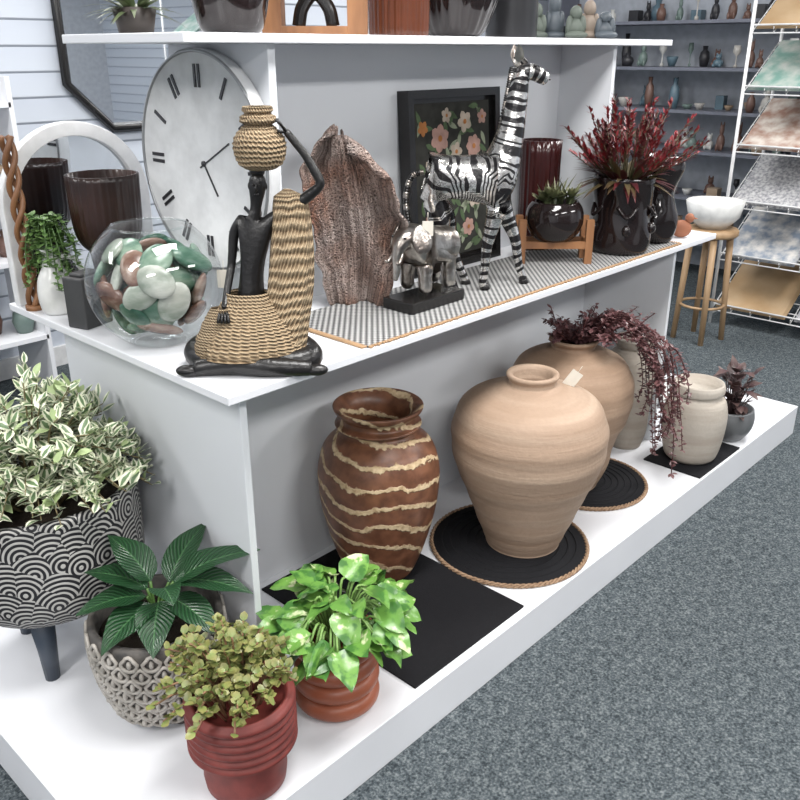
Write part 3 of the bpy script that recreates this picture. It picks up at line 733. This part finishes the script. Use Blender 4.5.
# bowl on wood stand
e=E('dark_bowl_with_succulents_on_stand',(2.19,1.42,ZR),RT); b=MB()
pr=[(0,.055)]+smoothprof([(.03,.055),(.065,.075),(.085,.115),(.083,.155),(.068,.18)],5)+[(.062,.178),(.06,.15),(0,.14)]
b.lathe(pr,0,48); b.build('bowl',[dark_glass],e)
b=MB()
for x in(-.10,.10): b.box(x-.011,x+.011,-.05,-.028,0,.13); b.box(x-.011,x+.011,.028,.05,0,.13); b.box(x-.008,x+.008,-.03,.03,.05,.07)
b.box(-.09,.09,-.047,-.032,.045,.065); b.box(-.09,.09,.032,.047,.045,.065); b.build('stand',[wood],e)
b=MB()
for i in range(7):
    c_=Vector((R.uniform(-.045,.045),R.uniform(-.045,.045),.17+R.random()*.03))
    for k in range(16):
        b.leaf(c_,rdir(k*2.4,.1+k*.08),(0,0,1),.045-.0015*k,.018,-.2,.3,'oval',4,0)
for i in range(26): b.leaf((R.uniform(-.04,.04),R.uniform(-.04,.04),.16),rdir(R.random()*6,R.uniform(.7,1.5)),(0,0,1),R.uniform(.07,.11),.010,.2,.3,'lance',4,0)
b.build('succulents',[leafm('succ2','mix',(.05,.08,.035),(.13,.16,.07),(.20,.17,.09))],e)

e=E('dark_glazed_pot_with_red_plant',(2.45,1.34,ZR)); b=MB()
pr=[(0,0)]+smoothprof([(.075,0),(.088,.01),(.092,.05),(.088,.12),(.092,.19),(.096,.225),(.094,.235)],5)+[(.086,.232),(.08,.15),(0,.12)]
b.lathe(pr,0,56,mod=lambda a,r,z:r*(1+.035*math.sin(a*5+z*20)*math.sin(z*38)))
for k in range(5):
    a=k*2*pi/5-1.2; b.tube(cat([(.088*math.cos(a-.35),.088*math.sin(a-.35),.15),(.1*math.cos(a),.1*math.sin(a),.12),(.088*math.cos(a+.35),.088*math.sin(a+.35),.15)],5),.006,0,6); b.ell((.094*math.cos(a),.094*math.sin(a),.08),(.014,.014,.018),0,10,8)
b.build('pot',[dark_glass],e)
b=MB()
for i in range(60):
    a=R.random()*6.28; el=R.uniform(.45,1.5); d=rdir(a,el); p=Vector((.03*math.cos(a),.03*math.sin(a),.20)); L=R.uniform(.16,.27)
    q=p+d*L; b.tube([p,q],.0016,1,4)
    for k in range(30):
        t=.40+.60*k/29; c_=p+d*L*t; sd=(d*1.5+rdir(R.random()*6.28,R.uniform(-1,1))).normalized()
        b.leaf(c_,sd,(0,0,1),.032*(1.15-t*.55),.009,.1,.2,'lance',3,0 if i%3 else 2)
for i in range(70):
    a=R.random()*6.28; b.leaf((.05*math.cos(a),.05*math.sin(a),.22),rdir(a,R.uniform(-.1,1.2)),(0,0,1),.11,.022,.4,.2,'lance',5,R.choice([1,2]))
b.build('foliage',[leafm('red_leaf','mix',(.13,.010,.015),(.30,.025,.035),(.22,.03,.03)),leafm('olive_leaf','mix',(.05,.05,.02),(.12,.10,.04),(.1,.04,.03)),leafm('maroon_leaf','mix',(.06,.010,.014),(.14,.025,.03),(.1,.02,.02))],e)
e=E('dark_glazed_vase',(2.665,1.335,ZR)); b=MB()
pr=[(0,0)]+smoothprof([(.055,0),(.065,.02),(.072,.08),(.06,.13),(.055,.17),(.07,.22),(.074,.25),(.06,.28)],5)+[(.054,.28),(.05,.2),(0,.15)]
b.lathe(pr,0,48,mod=lambda a,r,z:r*(1+.05*math.sin(a*4)*math.sin(z*30))); b.build('vase',[dark_glass],e)
e=E('ribbed_dark_red_vase',(2.32,1.57,ZM)); b=MB()
b.lathe([(0,0),(.055,0),(.06,.02),(.062,.30),(.064,.34),(.058,.34),(.05,.1),(0,.05)],0,96,mod=lambda a,r,z:r*(1+.03*math.sin(a*20))); b.build('vase',[M('wine_glaze',(.035,.008,.008),.2)],e)
e=E('terracotta_bird_ornament',(2.80,1.30,ZM),RT); b=MB(); 
b.ell((0,0,.03),(.035,.022,.03),0); b.ell((.024,0,.066),(.016,.014,.017),0); b.tube([(.036,0,.066),(.052,0,.064)],[.005,.001],0,6); b.tube([(-.02,0,.035),(-.06,0,.062)],[.014,.004],0,8); b.build('bird',[M('terracotta',(.36,.14,.075),.7)],e)

# ---------------- top shelf ----------------
def simple(name,loc,pts,mat,mod=None,seg=48):
    e=E(name,loc); b=MB(); pr=[(0,0)]+smoothprof(pts,5); r,z=pr[-1]; pr+=[(r-.006,z),(r-.012,z*.6),(0,z*.5)]; b.lathe(pr,0,seg,mod=mod); b.build('vase',[mat],e)
simple('black_glass_vase',(1.20,1.62,ZT),[(.055,0),(.070,.02),(.085,.09),(.088,.17),(.06,.24),(.05,.3)],dark_glass)
e=E('wooden_arch_ornament',(1.44,1.62,ZT),RT); b=MB()
b.box(-.12,-.075,-.04,.04,0,.22); b.box(.075,.12,-.04,.04,0,.22); b.box(-.12,.12,-.04,.04,.22,.26); b.box(-.075,.075,-.04,.04,0,.02)
b.tube(cat([(-.04,0,.02),(-.03,0,.06),(0,0,.09),(.03,0,.06),(.04,0,.02)],5),.016,1,10); b.ell((0,0,.13),(.035,.03,.045),1); b.build('ornament',[wood,black],e,bevel=.003)
simple('ribbed_amber_vase',(1.70,1.60,ZT),[(.07,0),(.074,.02),(.076,.2),(.078,.28)],M('amber_glass',(.10,.030,.014),.15),mod=lambda a,r,z:r*(1+.03*math.sin(a*30)),seg=120)
simple('black_ribbed_bowl',(1.94,1.62,ZT),[(.06,0),(.085,.02),(.12,.10),(.13,.16)],dark_glass,mod=lambda a,r,z:r*(1+.015*math.sin(a*24)),seg=96)
simple('black_cylinder_vase',(2.20,1.62,ZT),[(.07,0),(.075,.01),(.075,.25)],M('charcoal',(.02,.02,.022),.3))
e=E('group_of_stone_figurines',(2.48,1.62,ZT),RT); b=MB()
for i,(x,y,h,mi) in enumerate(((-.09,0,.12,0),(-.03,.02,.15,1),(.03,-.02,.11,0),(.08,.02,.13,2),(.12,-.03,.09,1))):
    b.ell((x,y,h*.28),(.032,.028,h*.3),mi); b.ell((x,y,h*.68),(.02,.02,h*.2),mi); b.ell((x-.02,y-.01,h*.35),(.012,.012,.03),mi); b.ell((x+.02,y-.01,h*.35),(.012,.012,.03),mi); b.ell((x,y-.028,.012),(.036,.02,.012),mi)
b.build('figurines',[M('grey_green_stone',(.10,.12,.10),.6),M('blue_grey_stone',(.07,.085,.10),.5),M('tan_stone',(.25,.2,.16),.6)],e)
e=E('potted_fern',(1.03,1.72,ZT)); b=MB(); b.lathe([(0,0),(.035,0),(.045,.05),(.04,.05),(0,.04)],1,24)
for i in range(70):
    a=R.random()*6.28; b.leaf((.015*math.cos(a),.015*math.sin(a),.04),rdir(a,R.uniform(.1,1.4)),(0,0,1),R.uniform(.06,.10),.014,.5,.2,'lance',4,0)
b.build('fern',[leafm('fern_leaf','mix',(.05,.09,.04),(.12,.16,.07),(.15,.15,.08)),M('dark_pot',(.05,.04,.035),.5)],e)

# ---------------- background ----------------
e=E('octagonal_wall_mirror',(2.60,4.07,1.74)); 
hw,hh,ch_=.56,.60,.21
P8=[(-hw,-hh+ch_),(-hw+ch_,-hh),(hw-ch_,-hh),(hw,-hh+ch_),(hw,hh-ch_),(hw-ch_,hh),(-hw+ch_,hh),(-hw,hh-ch_)]
b=MB(); b.tube([(x,0,z) for x,z in P8],.024,0,4,True); b.build('frame',[black],e)
b=MB(); b.face([b.vert((x,0.012,z)) for x,z in P8],[(0,0)]*8,0,False); b.build('glass',[mirrorm()],e)

cols=[M('o_%d'%i,c_,.4) for i,c_ in enumerate([(.6,.6,.58),(.03,.03,.035),(.10,.16,.20),(.35,.26,.18),(.16,.09,.07),(.16,.22,.20),(.46,.44,.41)])]
def goods(b,x0,x1,y0,y1,z,n,hmax,axis='y'):
    for i in range(n):
        t=(i+.5)/n
        if axis=='y': x=R.uniform(x0+.05,x1-.05); y=y0+(y1-y0)*t
        else: x=x0+(x1-x0)*t; y=R.uniform(y0+.05,y1-.05)
        h=R.uniform(.35,1)*hmax; r=min(.075,abs((y1-y0) if axis=='y' else (x1-x0))/n*R.uniform(.3,.5)); k=R.random(); mi=1+R.randrange(7)
        if k<.25: b.lathe([(0,0),(r*.7,0),(r,h*.4),(r*.8,h*.7),(r*.4,h*.8),(r*.5,h),(0,h*.95)],mi,14,(x,y,z))
        elif k<.4: b.lathe([(0,0),(r*.5,0),(r,h*.3),(r*.95,h*.32),(0,h*.1)],mi,14,(x,y,z))
        elif k<.55: b.box(x-r*.8,x+r*.8,y-r*.8,y+r*.8,z,z+h*.8,mi)
        elif k<.65: b.lathe([(0,0),(r*.3,0),(r*.3,h*.1),(r*.1,h*.15),(r*.1,h*.5),(r*.6,h*.7),(r*.5,h),(0,h)],mi,14,(x,y,z))
        else:
            b.ell((x,y,z+h*.3),(r*.8,r*.8,h*.3),mi,12,8); b.ell((x,y,z+h*.72),(r*.45,r*.45,h*.2),mi,12,8)
            b.ell((x,y-r*.3,z+h*.9),(r*.15,r*.15,h*.12),mi,8,6); b.ell((x,y+r*.3,z+h*.9),(r*.15,r*.15,h*.12),mi,8,6)
            b.ell((x-r*.5,y-r*.5,z+h*.14),(r*.3,r*.3,h*.14),mi,8,6); b.ell((x-r*.5,y+r*.5,z+h*.14),(r*.3,r*.3,h*.14),mi,8,6)
def unit(name,x0,x1,y0,y1,levels,axis,n,top,frame):
    e=E(name,(0,0,0)); b=MB()
    for z in levels: b.box(x0,x1,y0,y1,z-.02,z,0)
    if axis=='y':
        for y in(y0,y1): b.box(x0,x1,y-.01,y+.01,0,top,0)
        b.box(x1-.01,x1,y0,y1,0,top,1)
    else:
        for x in(x0,x1): b.box(x-.01,x+.01,y0,y1,0,top,0)
    b.build('shelving',[frame,M(name+'_back',(.42,.45,.50),.6)],e)
    b=MB()
    for z in levels: goods(b,x0,x1,y0,y1,z,n,.22,axis)
    b.build('ornaments',[frame]+cols,e)
dsh=M('dark_shelf',(.16,.17,.21),.5)
unit('shelving_with_ornaments',5.75,6.15,2.0,3.9,[.25,.55,.86,1.12,1.39,1.68],'y',20,2.0,dsh)
unit('shelving_with_glassware',-1.5,2.8,-2.95,-2.6,[.3,.7,1.1,1.5,1.9],'x',34,2.2,dsh)
unit('shelving_with_homewares',-.2,1.6,3.7,4.05,[.3,.65,1.0,1.3],'x',16,1.4,white)
e=E('wooden_stool_with_white_bowl',(4.46,1.90,0)); b=MB()
b.lathe([(0,.58),(.13,.58),(.14,.59),(.14,.61),(.13,.62),(0,.62)],0,40)
for k in range(4):
    a=pi/4+k*pi/2-.2; b.tube([(.13*math.cos(a),.13*math.sin(a),0),(.10*math.cos(a),.10*math.sin(a),.59)],[.015,.019],0,10)
b.tube([(.115*math.cos(q*pi/8),.115*math.sin(q*pi/8),.2) for q in range(16)],.008,0,6,True)
b.build('stool',[lwood],e)
b=MB(); b.lathe([(0,.62),(.07,.62),(.13,.68),(.15,.76),(.145,.765),(.12,.69),(.06,.635),(0,.635)],0,40); b.build('bowl',[cera],e)
e=jar('white_pot_with_small_plant',(4.36,2.20,0),[(.06,0),(.075,.02),(.08,.12),(.076,.2)],cera)
b=MB()
for i in range(40): 
    a=R.random()*6.28; b.leaf((.03*math.cos(a),.03*math.sin(a),.18),rdir(a,R.uniform(.6,1.4)),(0,0,1),R.uniform(.08,.14),.03,.3,.2,'oval',5,0)
b.build('foliage',[leafm('dk_green','mix',(.03,.07,.02),(.07,.13,.05),(.1,.15,.06))],e)
# placemat rack
e=E('placemat_display_rack',(4.80,.62,0)); b=MB(); Wd=1.36; D=.42
for y in(0,Wd/2,Wd):
    for x in(0,D): b.tube([(x,y,0),(x,y,2.0)],.010,0,8)
    b.tube([(0,y,.06),(D,y,.06)],.008,0,6)
mats=[M('pm_%d'%i,c_,.5,col2=d_,scale=sc_) for i,(c_,d_,sc_) in enumerate([((.42,.45,.42),(.15,.28,.24),12),((.5,.5,.5),(.2,.2,.22),60),((.42,.30,.18),(.34,.22,.11),5),((.55,.50,.45),(.28,.16,.12),14),((.6,.58,.55),(.2,.24,.3),18)])]
for L_ in range(6):
    z0=.08+L_*.30
    for q in range(7):
        t=q/6; b.tube([(D*t*.95,0,z0+.26*t),(D*t*.95,Wd,z0+.26*t)],.004,0,5)
    for y in [Wd*k/12 for k in range(13)]:
        b.tube([(0,y,z0+.03),(0,y,z0),(D*.95,y,z0+.26)],.0035,0,5)
    b.tube([(0,0,z0+.04),(0,Wd,z0+.04)],.005,0,6)
b.build('wire_frame',[whitep],e)
b=MB()
for L_ in range(6):
    z0=.09+L_*.30
    for k in range(3):
        y0=.04+k*.45; a=math.atan2(.26,D*.95); Mx=Matrix.Translation((.0,y0,z0))@Matrix.Rotation(-a,4,'Y'); mi=(L_*2+k)%5
        for s_ in range(4): b.box(.01,.44,0+.005*s_,.40-.003*s_,.006+.004*s_,.0085+.004*s_,mi,Mx)
b.build('placemats',mats,e)

def tag(par,loc,rz,h=.05,w=.03,tilt=0):
    p=par.location; pr_=par.rotation_euler.z
    v=Matrix.Rotation(-pr_,3,'Z')@(Vector(loc)-p)
    b=MB(); b.box(-w/2,w/2,-.0008,.0008,-h,0,0); b.tube([(0,0,0),(0,.004,.02)],.0007,0,4)
    b.build('price_tag',[M('tag_card',(.7,.66,.58),.8)],par,v,(0,tilt,rz-pr_))
tag(eleE,(1.518,1.335,1.125),RT,.035,.026)
tag(bigv,(1.98,1.17,.66),RT,.05,.035,.6)
tag(bowlE,(1.055,1.515,1.06),RT,.04,.028)

# ---------------- camera ----------------
cam=bpy.data.cameras.new('camera'); cam.lens=850/800*36; cam.sensor_width=36; cam.clip_start=.02
co=bpy.data.objects.new('camera',cam); sc.collection.objects.link(co)
co.location=(0,0,1.5); co.rotation_euler=(math.radians(90-22.4),0,math.radians(43.2-90)); sc.camera=co
